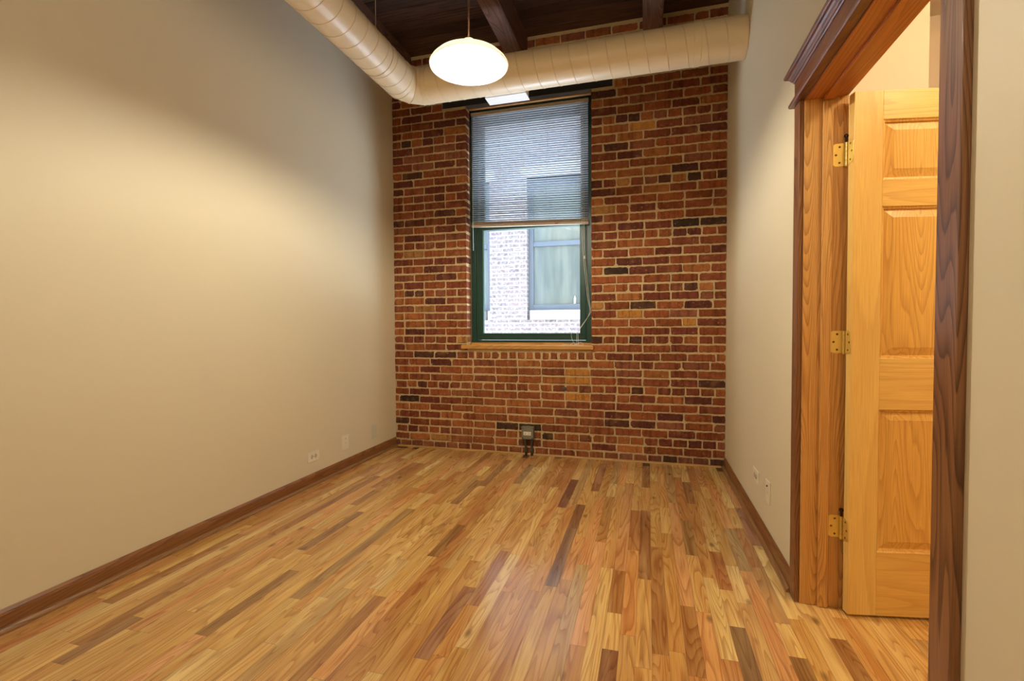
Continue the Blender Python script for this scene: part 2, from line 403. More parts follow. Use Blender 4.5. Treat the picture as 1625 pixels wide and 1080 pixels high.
wall('wall_hall_right', [(2.75, 2.87, .2, 3.84, -.12, 3.1)], M_HALLWALL, 'hall side wall beyond the doorway')
wall('wall_hall_front', [(XH, 2.87, .08, .2, -.12, 3.1)], M_HALLWALL, 'near end wall of the hall beyond the doorway')
tag(MB().box(XH, 2.87, .08, 3.84, 3.1, 3.2).build('ceiling_hall', M_HALLWALL), 'plain hall ceiling beyond the doorway', 'ceiling', kind='structure')

# ------------------------------------------------------------------ brick wall
def brick_rows():
    hz = [.177, .607, 1.035, 1.473, 1.92, 2.363, 2.891]
    rows = []
    st = .0715
    rows.append((.106, st, 'F')); rows.append((.035, st, 'Q'))
    for i, z in enumerate(hz):
        nxt = hz[i+1] if i+1 < len(hz) else None
        n = 6 if i < 5 else 7
        s_ = (nxt-z)/n if nxt else .0745
        rows.append((z, s_, 'h'))
        for k in range(1, n if nxt else 11):
            zz = z+k*s_
            if zz < ZC+.02: rows.append((zz, s_, 'F' if k % 2 else 'H'))
    return sorted(rows)
def build_brick_wall():
    r = random.Random(5)
    mb = MB(); tint = []
    y_m = YB+.006; back = YB+.30
    # mortar body with the window opening
    for b in [(XL, WX0-.004, y_m, back, -.12, ZC+.3), (WX1+.004, XR, y_m, back, -.12, ZC+.3), (WX0-.004, WX1+.004, y_m, back, -.12, WZ0-.04),
              (WX0-.004, WX1+.004, y_m, back, 3.222, ZC+.3)]:
        mb.box(*b, 1); tint += [(.5, .4, .3, 1)]*6
    pal = [((150, 78, 50), 6), ((162, 84, 50), 6), ((138, 68, 46), 6), ((126, 60, 44), 4), ((172, 96, 56), 4), ((110, 54, 44), 3),
           ((150, 84, 62), 4), ((182, 108, 62), 2), ((96, 54, 44), 1.3), ((142, 72, 40), 4), ((182, 122, 74), .6)]
    cols = [c for c, _ in pal]; wts = [w_ for _, w_ in pal]
    darks = [(-2.22, .435), (.5, 2.0), (.32, 2.0), (-1.96, 3.06), (-2.18, 2.9), (-1.02, .25), (-.26, 2.56), (-2.2, 2.62), (-.9, .19), (-1.17, .27), (-.28, 1.62), (-.03, 1.3), (.18, .035), (.56, .035),
             (-2.22, 2.02), (.32, 2.37), (.42, 2.37), (-1.2, .23)]
    golds = [(-.62, .72), (.33, 1.18), (-.6, .65), (-.66, .55), (-.2, 1.25), (-.1, 2.83)]
    def near(lst, x, z, hw): return any(abs(x-a) < min(hw, .07) and abs(z-b) < .036 for a, b in lst)
    def brick(xa, xb, z, h, jamb=False, side=0, kind=''):
        w_ = xb-xa
        if w_ < .018: return
        xm = (xa+xb)/2
        n = 8 if w_ < .13 else 12
        pts = []
        x0, x1 = -w_/2, w_/2; z0, z1 = -h/2*r.uniform(.90, 1.03), h/2*r.uniform(.90, 1.03)
        cr = [abs(r.gauss(.0015, .002))+.0015 if r.random() < .88 else r.uniform(.008, .018) for _ in range(4)]
        def side_pts(a, b, m):
            return [(a[0]+(b[0]-a[0])*t/m, a[1]+(b[1]-a[1])*t/m) for t in range(m+1)]
        m = max(3, int(w_/.016))
        P = side_pts((x0+cr[0], z0), (x1-cr[1], z0), m)+side_pts((x1, z0+cr[1]), (x1, z1-cr[2]), 2)+side_pts((x1-cr[2], z1), (x0+cr[3], z1), m)+side_pts((x0, z1-cr[3]), (x0, z0+cr[0]), 2)
        tilt = r.uniform(-.006, .006)
        sag0 = r.uniform(-.0015, .0015)
        J = []
        for (px, pz) in P:
            a = .0026
            J.append((px+r.uniform(-a, a), pz+r.uniform(-a, a)+px*tilt+sag0))
        pro = r.uniform(-.0045, .0015); dep = .105 if jamb else .03
        y0 = YB+pro
        out = [(xm+p[0], y0+dep, z+p[1]) for p in J]
        frt = [(xm+p[0], y0+.0035, z+p[1]) for p in J]
        inn = [(xm+p[0]*(1-.006/max(w_, .05)), y0+r.uniform(-.0006, .0006), z+p[1]*(1-.007/h)) for p in J]
        k = len(J)
        fs = [(i, (i+1) % k, k+(i+1) % k, k+i) for i in range(k)]+[(k+i, k+(i+1) % k, 2*k+(i+1) % k, 2*k+i) for i in range(k)]+[tuple(range(2*k, 3*k))]
        mb.add(out+frt+inn, fs, 0)
        c = r.choices(cols, wts)[0]
        if near(darks, xm, z, w_/2): c = r.choice([(66, 46, 38), (78, 52, 40), (90, 56, 44)])
        elif near(golds, xm, z, w_/2): c = (206, 134, 66)
        elif z < .95 and WX0-.1 < xm < WX1+.1:
            c = tuple(int(c[i]*.55+(176, 104, 62)[i]*.45) for i in range(3))
        elif z < .05: c = tuple(int(c[i]*.6+(150, 100, 82)[i]*.4) for i in range(3))
        f = r.uniform(.86, 1.12); l = lin(c)
        tint.extend([(l[0]*f, l[1]*f*1.16, l[2]*f*1.02, 1)]*len(fs))
    J_ = .0122
    LZ0, LZ1, LX0, LX1 = 3.168, 3.262, -1.846, -.291      # lintel zone
    def run(xs, xe, z, h, first, unit, dirn=1, jamb=False):
        """lay bricks from xs to xe, first length then units"""
        x = xs; L = first; i = 0
        while (x < xe-.005 if dirn > 0 else x > xe+.005):
            l = L+r.uniform(-.006, .006)
            if unit > .15 and r.random() < .05 and i: l = .098
            e = x+dirn*l
            if (dirn > 0 and e > xe-.02) or (dirn < 0 and e < xe+.02): e = xe-dirn*.003
            a, b = (x, e) if dirn > 0 else (e, x)
            brick(a, b, z, h, jamb and i == 0)
            x = e+dirn*(J_+r.uniform(-.003, .004)); L = unit; i += 1
    for (z, st, typ) in brick_rows():
        h = st-.0132
        U = .098 if typ in 'h' else .205
        first = {'F': .205, 'H': .096, 'h': .096, 'Q': .09}[typ]
        if typ == 'Q': U = .11
        if z+h/2 > ZC-.0: continue
        if z < WZ0-.05:
            if abs(z-.906) < .03:       # rowlock course under the sill
                run(WX0+.0, XL, z, h, first, U, -1); run(WX1+.03, XR, z, h, first, U)
                x = WX0+.012
                while x < WX1-.02: wv = r.uniform(.05, .064); brick(x, min(x+wv, WX1+.018), z, h); x += wv+r.uniform(.016, .026)
            else:
                n_ = int((WX1-XL)/(U+J_)); xs_ = WX1-n_*(U+J_)-(.109 if typ == 'H' else 0); fl = U
                while xs_ < XL+.002: fl = xs_+U-(XL+.002) if xs_+U > XL+.03 else U; xs_ = XL+.002 if fl < U else xs_+U+J_
                if xs_ > XL+.03: brick(XL+.003, xs_-J_, z, h)
                run(xs_, XR, z, h, fl, U)
        elif LZ0-.037 < z < LZ1+.037:
            zz0, zz1 = z-h/2, z+h/2
            run(LX1+.016, XR, z, h, first, U); run(LX0-.004, XL, z, h, first, U, -1)
            # cut pieces tucked below the lintel ends
            if zz0 < LZ0-.02:
                hh = LZ0-.006-zz0
                if hh > .02:
                    run(WX1+.002, LX1+.006, (zz0+LZ0-.006)/2, hh, .05, .05, 1, True); run(WX0-.002, LX0+.004, (zz0+LZ0-.006)/2, hh, .07, .06, -1, True)
            if zz1 > LZ1+.02:
                hh = zz1-LZ1-.008
                if hh > .02: run(LX0, LX1, (zz1+LZ1+.008)/2, hh, .12, .205)
        elif z > LZ1:
            run(XL+.003, XR, z, h, first, U)
        else:
            run(WX0-.001, XL, z, h, first, U, -1, True); run(WX1+.001, XR, z, h, first, U, 1, True)
    o = mb.build('wall_back', [M_BRICK, M_MORTAR])
    set_attr(o, 'tint', tint)
    return tag(o, 'exposed red brick end wall around the window', 'wall', kind='structure')
build_brick_wall()

# ------------------------------------------------------------------ ceiling deck and joists
def build_ceiling():
    mb = MB(); tint = []; r = random.Random(3); y = YF
    while y < YB+.25:
        wd = .135; mb.prism([(y+.003, ZC+.004), (y+.006, ZC), (y+wd-.006, ZC), (y+wd-.003, ZC+.004), (y+wd-.003, ZC+.03), (y+.003, ZC+.03)], 'x', XL, XR)
        c = r.choice([(88, 64, 50), (100, 72, 54), (76, 56, 48), (94, 70, 58)]); tint += [(*lin(c), 1)]*8; y += wd
    mb.box(XL-.1, XR+.1, YF-.1, YB+.3, ZC+.02, ZC+.3); tint += [(.01, .008, .006, 1)]*6
    o = mb.build('ceiling', M_DECK); set_attr(o, 'tint', tint)
    tag(o, 'dark wooden plank ceiling deck', 'ceiling', kind='structure')
build_ceiling()
def joist(x0, x1, label, seed):
    r = random.Random(seed); mb = MB(); n = 40; ring = []
    for i in range(n+1):
        y = YF+.02+(YB-.006-YF-.02)*i/n
        a = lambda: r.uniform(-.0018, .0018)
        ring.append([(x0+a(), y, ZC-.001), (x0+a(), y, 3.462), (x0+.012+a(), y, 3.45+a()), (x1-.012+a(), y, 3.45+a()), (x1+a(), y, 3.462), (x1+a(), y, ZC-.001)])
    vs = [p for rg in ring for p in rg]
    fs = [(i*6+k, i*6+(k+1) % 6, (i+1)*6+(k+1) % 6, (i+1)*6+k) for i in range(n) for k in range(6)]+[tuple(range(6)), tuple(range(n*6, n*6+6))]
    mb.add(vs, fs); o = mb.build('ceiling_joist', M_TIMBER)
    tag(o, label, 'joist', 'heavy timber ceiling joists')
joist(-.045, .105, 'dark rough timber ceiling joist on the right, meeting the duct above the brick wall', 1)
joist(-1.173, -1.028, 'dark rough timber ceiling joist just behind the glowing pendant lamp', 2)
joist(-2.30, -2.155, 'dark rough timber ceiling joist above the duct along the left wall', 3)

# ------------------------------------------------------------------ round duct
DR, DZc, DXc, DYc = .13, 3.016, -1.808, 3.48
def build_duct():
    root = empty('air_duct', (DXc, DYc, DZc), 'cream painted round spiral air duct running under the ceiling and turning along the brick wall', 'duct')
    seg = 64
    def pipe(axis, a, b):
        mb = MB(); n = max(2, int(abs(b-a)/.12)); vs = []
        for i in range(n+1):
            t = a+(b-a)*i/n
            for k in range(seg):
                th = 2*PI*k/seg; c, s_ = DR*math.cos(th), DR*math.sin(th)
                vs.append((t, DYc+c, DZc+s_) if axis == 'x' else (DXc+c, t, DZc+s_))
        fs = [(i*seg+k, i*seg+(k+1) % seg, (i+1)*seg+(k+1) % seg, (i+1)*seg+k) for i in range(n) for k in range(seg)]
        return mb.add(vs, fs)
    def helix(axis, a, b, pitch, phase=0):
        mb = MB(); turns = abs(b-a)/pitch; N = int(turns*56); vs = []; hw = .0035
        for i in range(N+1):
            th = 2*PI*i/56+phase; t0 = a+(b-a)*i/N
            for dt, rr in ((-hw, DR-.0006), (-hw*.4, DR+.0022), (hw*.4, DR+.0022), (hw, DR-.0006)):
                c, s_ = rr*math.cos(th), rr*math.sin(th); t = t0+dt
                vs.append((t, DYc+c, DZc+s_) if axis == 'x' else (DXc+c, t, DZc+s_))
        fs = [(i*4+k, i*4+k+1, (i+1)*4+k+1, (i+1)*4+k) for i in range(N) for k in range(3)]
        return mb.add(vs, fs)
    ew = .17
    a = pipe('x', DXc+ew, XR-.002).build('cross_run', M_DUCT, root, smooth=True)
    h1 = helix('x', DXc+ew+.05, XR-.06, .125).build('spiral_seam', M_SEAM, a, smooth=True)
    b = pipe('y', YF+.3, DYc-ew).build('side_run', M_DUCT, root, smooth=True)
    h2 = helix('y', YF+.4, DYc-ew-.04, .125).build('spiral_seam', M_SEAM, b, smooth=True)
    # gored elbow: mitred rings
    mb = MB(); cx, cy, R = DXc+ew, DYc-ew, ew; ng = 3
    angs = [0]+[PI/2*(i+.5)/ng for i in range(ng)]+[PI/2]
    sg = MB()
    pts = []
    for i, an in enumerate(angs):
        # mitre planes sit at the joints; centre-line polygon circumscribes the bend
        rr = R/math.cos(PI/4/ng) if 0 < i < len(angs)-1 else R
        c = Vector((cx-rr*math.cos(an), cy+rr*math.sin(an), DZc))
        pts.append((c, an, 0 < i < len(angs)-1))
    vs = []
    for c, an, mid in pts:
        e = Vector((-math.cos(an), math.sin(an), 0)); st = 1/math.cos(PI/4/ng) if mid else 1
        for k in range(seg):
            th = 2*PI*k/seg; vs.append(c+e*(DR*math.cos(th)*st)+Vector((0, 0, DR*math.sin(th))))
    fs = [(i*seg+k, i*seg+(k+1) % seg, (i+1)*seg+(k+1) % seg, (i+1)*seg+k) for i in range(len(pts)-1) for k in range(seg)]
    mb.add(vs, fs); el = mb.build('elbow', M_DUCT, root, smooth=False)
    for p in el.data.polygons: p.use_smooth = False
    for c, an, mid in pts[1:-1]:
        e = Vector((-math.cos(an), math.sin(an), 0))
        ring = [c+e*((DR+.001)*math.cos(2*PI*k/48)/math.cos(PI/4/ng))+Vector((0, 0, (DR+.001)*math.sin(2*PI*k/48))) for k in range(49)]
        sg.tube(ring, .0022, 6, cap=False)
    sg.build('elbow_seam', M_SEAM, el, smooth=True)
    # collars at both ends of the elbow and near the right wall
    for ax, t in (('x', DXc+ew), ('y', DYc-ew), ('x', XR-.30)):
        prof = [(DR-.001, -.022), (DR+.0025, -.021), (DR+.0025, .021), (DR-.001, .022)]
        c = (t, DYc, DZc) if ax == 'x' else (DXc, t, DZc)
        MB().lathe(prof, c, 64, axis=ax).build('collar', M_DUCT, root, smooth=False)
    # bottom register pointing at the window head
    g = MB(); x0, x1 = -1.195, -.885
    g.box(x0, x1, DYc+.04, 3.66, 2.895, 2.96); g.box(x0-.006, x1+.006, DYc+.06, 3.666, 2.890, 2.896)
    g.build('register_box', M_WHITE, root, bevel=.002)
    # hanger wires
    for y in (3.009, 1.3):
        wv = MB().tube([(DXc, y, DZc+DR+.0), (DXc, y, 3.70)], .0022, 8)
        th = [PI/2+2*PI*k/40 for k in range(41)]
        wv.tube([(DXc+(DR+.002)*math.cos(t), y, DZc+(DR+.002)*math.sin(t)) for t in th], .0014, 6)
        wv.build('hanger_wire', M_WIRE, root, smooth=True)
build_duct()

# ------------------------------------------------------------------ pendant lamp
def build_pendant():
    c = Vector((-.862, 2.30, 2.448))
    root = empty('pendant_lamp', c, 'glowing white dish pendant lamp hanging from the dark ceiling', 'lamp')
    RO = .192
    prof_o = [(RO+.003, 0), (RO+.004, .006), (RO-.004, .018), (.165, .040), (.12, .066), (.07, .083), (.042, .089), (.034, .093)]
    prof_i = [(r_-.0035, z_-.001) for r_, z_ in prof_o[::-1]]
    prof_i[-1] = (RO-.001, -.001)
    mb = MB().lathe([(r_, z_) for r_, z_ in prof_o]+prof_i+[(RO+.003, 0)], (0, 0, 0), 64)
    sh = mb.build('lamp_shade', M_SHADE, smooth=True); sh.parent = root
    nk = MB().lathe([(.0005, .090), (.034, .090), (.034, .110), (.026, .128), (.012, .136), (.0005, .137)], (0, 0, 0), 32).build('neck', M_SHADE, smooth=True); nk.parent = root
    bl = MB(); pr = [(.0005, -.034), (.017, -.030), (.029, -.018), (.034, 0), (.029, .016), (.017, .028), (.013, .036)]
    bl.lathe(pr, (0, 0, .052), 24); b = bl.build('bulb', M_BULB, smooth=True); b.parent = root
    so = MB().lathe([(.0135, .0885), (.015, .0875), (.0155, .0895), (.0005, .0897)], (0, 0, 0), 24).build('socket', M_ALMOND); so.parent = root
    st = MB().tube([(0, 0, .136), (0, 0, 3.70-c.z-.025)], .0055, 12).build('stem', M_BRONZE, smooth=True); st.parent = root
    ca = MB().lathe([(.0005, 3.70-c.z-.030), (.02, 3.70-c.z-.028), (.055, 3.70-c.z-.012), (.06, 3.70-c.z-.0005)], (0, 0, 0), 32).build('canopy', M_BRONZE, smooth=True); ca.parent = root
build_pendant()

# ------------------------------------------------------------------ baseboards, shoe, floor strip
def baseboard(name, side, y0, y1, label):
    s = 1 if side == 'left' else -1; x = XL if side == 'left' else XR
    root = empty(name, (x, (y0+y1)/2, 0), label, 'baseboard', kind='structure')
    prof = [(x, .001), (x+s*.013, .001), (x+s*.013, .066), (x+s*.011, .071), (x+s*.011, .0745), (x+s*.007, .080), (x+s*.003, .086), (x, .086)]
    MB().prism(prof, 'y', y0, y1).build('board', M_BASE, root)
    sp = [(x+s*.013, .001)]+[(x+s*(.013+.017*math.cos(a)), .001+.019*math.sin(a)) for a in [PI/2*k/6 for k in range(7)]]
    MB().prism(sp, 'y', y0, y1-.0 if side == 'left' else y1).build('shoe_moulding', M_SHOE, root, smooth=False)
baseboard('baseboard_left', 'left', YF, YB-.006, 'brown stained oak baseboard with shoe moulding along the left wall')
baseboard('baseboard_right', 'right', DY1+.062, YB-.006, 'brown stained oak baseboard with shoe moulding along the right wall')
q = [(YB-.005, .001)]+[(YB-.005-.015*math.cos(a), .001+.015*math.sin(a)) for a in [PI/2*k/5 for k in range(6)]]
tag(MB().prism(q, 'x', XL+.032, XR-.032).build('baseboard_back', M_TRIMX), 'thin pale oak quarter round strip at the foot of the brick wall', 'trim', kind='structure')

# ------------------------------------------------------------------ doorway: jamb, stop, casing
def build_doorway():
    root = empty('trim_1', (XR, (DY0+DY1)/2, 0), 'stained oak door casing with crown moulded head around the doorway', 'door casing', kind='structure')
    T = .018
    jf, jn = DY1-.015, DY0+.017          # faces of the far and near jamb
    # jambs
    def leg_j(yw, yf, s):
        m = MB(); m.box(XR+.001, XH-.001, min(yw, yf), max(yw, yf), .001, DZ-.002)
        o = m.build('side_jamb', M_JAMB, root, bevel=.001)
        y2 = yf-s*.0; st = MB().box(XR+.064, XR+.100, min(yf, yf-s*.011), max(yf, yf-s*.011), .001, DZ-.018).build('door_stop', M_JAMB, root, bevel=.002)
    leg_j(DY1+.012, jf, 1); leg_j(DY0, jn, -1)
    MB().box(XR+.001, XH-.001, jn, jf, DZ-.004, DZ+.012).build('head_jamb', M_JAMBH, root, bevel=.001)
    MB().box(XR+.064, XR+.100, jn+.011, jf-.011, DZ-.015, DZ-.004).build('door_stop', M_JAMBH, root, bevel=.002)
    # legs: flat board with eased edges; far and near side, room side
    zt = DZ+.002
    for (a, b) in ((jf+.005, jf+.073), (jn-.085, jn-.005)):
        MB().box(XR-T, XR, a, b, .001, zt).build('casing_leg', M_CASE, root, bevel=.0025)
    for (a, b) in ((jf+.005, jf+.073), (jn-.085, jn-.005)):
        MB().box(XH, XH+T, a, b, .001, zt).build('casing_leg', M_JAMB, root, bevel=.0025)
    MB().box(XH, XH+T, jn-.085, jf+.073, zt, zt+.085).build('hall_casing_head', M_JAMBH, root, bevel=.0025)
    y0, y1 = jn-.085, jf+.073
    # fillet, frieze, crown with returned ends
    fp = [(0, 0), (-.033, 0), (-.036, .004), (-.037, .010), (-.036, .016), (-.033, .020), (0, .020)]
    def returned(prof, name, z, base):
        # profile (projection, height) swept along y with the end projecting by the same amount
        m = MB(); n = len(prof)
        vs = [(XR+px, y0-(-px-base if px < 0 else -base), z+pz) for px, pz in prof]+[(XR+px, y1+(-px-base if px < 0 else -base), z+pz) for px, pz in prof]
        vs = [(x, (y0-max(0, XR-x-base)) if i < n else (y1+max(0, XR-x-base)), zz) for i, (x, y, zz) in enumerate(vs)]
        # body strip
        fs = [(i, (i+1) % n, (i+1) % n+n, i+n) for i in range(n)]
        m.add(vs, fs)
        # returns to the wall at both ends
        for e, yy in ((0, y0), (n, y1)):
            rr = [(XR-.0005, vs[e+i][1], vs[e+i][2]) for i in range(n)]
            k = len(m.v); m.add([vs[e+i] for i in range(n)]+rr, [(i, (i+1) % n, (i+1) % n+n, i+n) for i in range(n)])
        return m.build(name, M_CASEH, root)
    returned(fp, 'fillet', zt, T)
    MB().box(XR-T, XR, y0, y1, zt+.020, zt+.100).build('frieze', M_CASEH, root, bevel=.001)
    cp = [(0, 0), (-.021, 0), (-.024, .003), (-.024, .007), (-.027, .009), (-.031, .014), (-.034, .019), (-.040, .024), (-.046, .027), (-.050, .030), (-.052, .034), (-.052, .040), (0, .040)]
    returned(cp, 'crown', zt+.098, T)
build_doorway()

def build_door():
    hp = Vector((.760, 2.163, 0))
    root = empty('door_1', hp, 'open honey oak six panel door swung into the hall', 'door', kind='structure')
    root['_local'] = 1; root.rotation_euler = (0, 0, math.radians(10.3))
    Wd, H, Z0, Th = .905, 2.032, .011, .035
    # local: x along the leaf, y thickness 0..Th (front face at y = 0 looks to the room), z
    zt = Z0+H
    st, ms = .104, .104
    pw = (Wd-2*st-ms)/2
    zs = [(.262, .822), (1.020, 1.604), (1.704, 1.934)]
    # stiles
    def face(x0, x1, z0, z1, m): m.box(x0, x1, 0, Th, z0, z1)
    for x in (0, Wd-st):
        m = MB(); face(x, x+st, Z0, zt, m); m.build('stile', M_OAKDOOR, root, bevel=.0012)
    for (za, zb) in zip([z[1] for z in zs[:-1]]+[], [z[0] for z in zs[1:]]): pass
    m = MB(); face(st, Wd-st, Z0, zs[0][0], m); m.build('rail', M_OAKRAIL, root, bevel=.0008)
    m = MB(); face(st, Wd-st, zs[0][1], zs[1][0], m); m.build('rail', M_OAKRAIL, root, bevel=.0008)
    m = MB(); face(st, Wd-st, zs[1][1], zs[2][0], m); m.build('rail', M_OAKRAIL, root, bevel=.0008)
    m = MB(); face(st, Wd-st, zs[2][1], zt, m); m.build('rail', M_OAKRAIL, root, bevel=.0008)
    for (z0, z1) in zs:
        m = MB(); face(st+pw, st+pw+ms, z0, z1, m); m.build('mullion', M_OAKDOOR, root, bevel=.0008)
    def panel(x0, x1, z0, z1):
        m = MB()
        # sticking (ovolo) ring, then recess, bevel, raised field - on both faces
        rings = [(0, .0), (.004, .004), (.009, .006), (.010, .012), (.013, .0125), (.040, .004), (.042, .003)]
        for sgn, yb in ((1, 0), (-1, Th)):
            vs = []
            for ins, dy in rings:
                vs += [(x0+ins, yb+sgn*dy, z0+ins), (x1-ins, yb+sgn*dy, z0+ins), (x1-ins, yb+sgn*dy, z1-ins), (x0+ins, yb+sgn*dy, z1-ins)]
            n = len(rings)
            fs = [(i*4+k, i*4+(k+1) % 4, (i+1)*4+(k+1) % 4, (i+1)*4+k) for i in range(n-1) for k in range(4)]+[tuple(range((n-1)*4, n*4))]
            if sgn < 0: fs = [f[::-1] for f in fs]
            m.add(vs, fs)
        m.build('panel', M_OAKPANEL, root, recalc=False)
    for (z0, z1) in zs:
        for x0 in (st, st+pw+ms): panel(x0, x0+pw, z0, z1)
    # knob near the free edge
    for s in (-1, 1):
        yy = 0 if s < 0 else Th
        kb = MB().lathe([(.0005, 0), (.031, 0), (.031, .004), (.012, .008), (.011, .028), (.024, .036), (.028, .047), (.024, .057), (.0005, .062)], (0, 0, 0), 32)
        kb.v = [(Wd-.065+x, yy+s*z, .97+y) for x, y, z in kb.v]
        kb.build('knob', M_BRASS, root, smooth=True)
    # hinges: one leaf on the jamb, one on the door edge, knuckle between
    inv = root.matrix_basis.inverted() if False else (Matrix.Translation(hp) @ Matrix.Rotation(math.radians(10.3), 4, 'Z')).inverted()
    for zc in (.338, 1.083, 1.824):
        kx, ky = .7500, 2.2105
        he = empty('hinge', (0, 0, 0)); he.parent = root; he['_local'] = 1
        hh = .0445
        # knuckle
        m = MB()
        segs = 5
        for i in range(segs):
            a = zc-hh+2*hh*i/segs+.0005; b = zc-hh+2*hh*(i+1)/segs-.0005
            m.tube([inv @ Vector((kx, ky, a)), inv @ Vector((kx, ky, b))], .0065, 16)
        m.tube([inv @ Vector((kx, ky, zc-hh-.004)), inv @ Vector((kx, ky, zc-hh))], .005, 12)
        m.build('knuckle', M_BRASS, root, smooth=False).parent = he
        def leaf(P0, ex, ey, w0, name):
            # rounded plate from knuckle; ex = direction away from the knuckle, ey = outward normal
            r_ = .015; w_, h_ = w0, hh
            pts = [(0, -h_), (w_-r_, -h_)]+[(w_-r_+r_*math.sin(a), -h_+r_-r_*math.cos(a)) for a in [PI/2*k/6 for k in range(1, 7)]]
            pts += [(w_-r_+r_*math.cos(a), h_-r_+r_*math.sin(a)) for a in [PI/2*k/6 for k in range(0, 7)]]+[(0, h_)]
            m = MB(); n = len(pts)
            A = [inv @ (P0+ex*p[0]+Vector((0, 0, zc+p[1]))) for p in pts]; B = [inv @ (P0+ex*p[0]+ey*.0022+Vector((0, 0, zc+p[1]))) for p in pts]
            m.add(A+B, [tuple(range(n)), tuple(range(n, 2*n))]+[(i, (i+1) % n, (i+1) % n+n, i+n) for i in range(n)])
            lf = m.build(name, M_BRASS, root); lf.parent = he
            for dx, dz in ((w_*.45, -.031), (w_*.72, 0), (w_*.45, .031)):
                c = P0+ex*dx+ey*.0022+Vector((0, 0, zc+dz)); c2 = c+ey*.0006
                MB().tube([inv @ c, inv @ c2], [.0042, .0036], 12).build('screw', M_SCREW, root).parent = he
        leaf(Vector((kx, DY1-.015-.0022-.0003+.0022, 0)), Vector((-1, 0, 0)), Vector((0, -1, 0)), .046, 'jamb_leaf')
        a = math.radians(10.3); d = Vector((math.cos(a), math.sin(a), 0)); nrm = Vector((-math.sin(a), math.cos(a), 0))
        leaf(hp+nrm*.034-d*.0003, -nrm, -d, .032, 'door_leaf')
        if zc > 1.2 or zc < .5:      # tall pin finial
            p = MB().tube([inv @ Vector((kx, ky, zc+hh)), inv @ Vector((kx, ky, zc+hh+.022))], .0045, 12)
            p.tube([inv @ Vector((kx, ky, zc+hh+.022)), inv @ Vector((kx, ky, zc+hh+.028)), inv @ Vector((kx, ky, zc+hh+.033))], [.008, .008, .004], 12)
            p.build('pin', M_BRONZE, root).parent = he
build_door()

# ------------------------------------------------------------------ window unit
def build_window():
    root = empty('window_1', (-1.04, 4.35, WZ0), 'dark green double hung window in the brick wall', 'window', kind='structure')
    x0, x1, z0, z1, y0, y1 = WX0+.005, WX1-.005, 1.006, 3.160, 4.318, 4.44
    f = MB()
    fw = .045
    f.box(x0, x0+fw, y0, y1, z0, z1); f.box(x1-fw, x1, y0, y1, z0, z1); f.box(x0+fw, x1-fw, y0, y1, z1-.05, z1); f.box(x0+fw, x1-fw, y0+.0, y1, z0, z0+.02)
    f.box(x0+fw, x0+fw+.012, y0+.012, y1, z0+.02, z1-.05); f.box(x1-fw-.012, x1-fw, y0+.012, y1, z0+.02, z1-.05)
    f.build('frame', M_GREEN, root, bevel=.003)
    def sash(name, za, zb, ya, yb, rb, rt, gx0, gx1):
        s = MB(); xa, xb = x0+fw+.012, x1-fw-.012
        s.box(xa, gx0, ya, yb, za, zb); s.box(gx1, xb, ya, yb, za, zb); s.box(gx0, gx1, ya, yb, za, za+rb); s.box(gx0, gx1, ya, yb, zb-rt, zb)
        if rb > .05: s.box(xa+.004, xb-.004, ya-.008, ya, za+rb-.012, za+rb-.002)   # lift ledge
        # glazing beads
        o = s.build(name, M_GREEN, root, bevel=.003)
        MB().box(gx0-.004, gx1+.004, (ya+yb)/2-.002, (ya+yb)/2+.002, za+rb-.004, zb-rt+.004).build('glass_pane', M_GLASS, o)
        return o
    sash('lower_sash', z0+.024, 2.10, 4.330, 4.368, .062, .045, -1.497, -.586)
    sash('upper_sash', 2.062, z1-.052, 4.384, 4.422, .045, .060, -1.497, -.586)
    # sill board, and the wood under the frame
    s = MB().box(-1.668, -.452, 4.183, 4.318, .949, .986); s.build('window_sill', M_SILL, root, bevel=.004)
    MB().box(x0, x1, 4.300, 4.44, .986, 1.006).build('sub_sill', M_SILL, root)
    MB().box(WX0+.002, WX1-.002, 4.262, 4.318, 3.168, 3.205).build('head_nailer', M_NAILER, root, bevel=.003)
    MB().box(WX0-.003, WX1+.003, 4.3185, 4.44, 3.161, 3.221).build('head_block', M_GREEN, root)
build_window()
# steel lintel over the window
lt = empty('steel_lintel', (-1.07, YB, 3.165), 'dark painted steel lintel bar above the window in the brick wall', 'lintel')
MB().box(-1.842, -.295, 4.206, 4.2155, 3.175, 3.258).build('web', M_STEEL, lt, bevel=.002)
MB().box(WX0+.0, WX1-.0, 4.207, 4.256, 3.166, 3.175).build('flange', M_FLANGE, lt, bevel=.001)

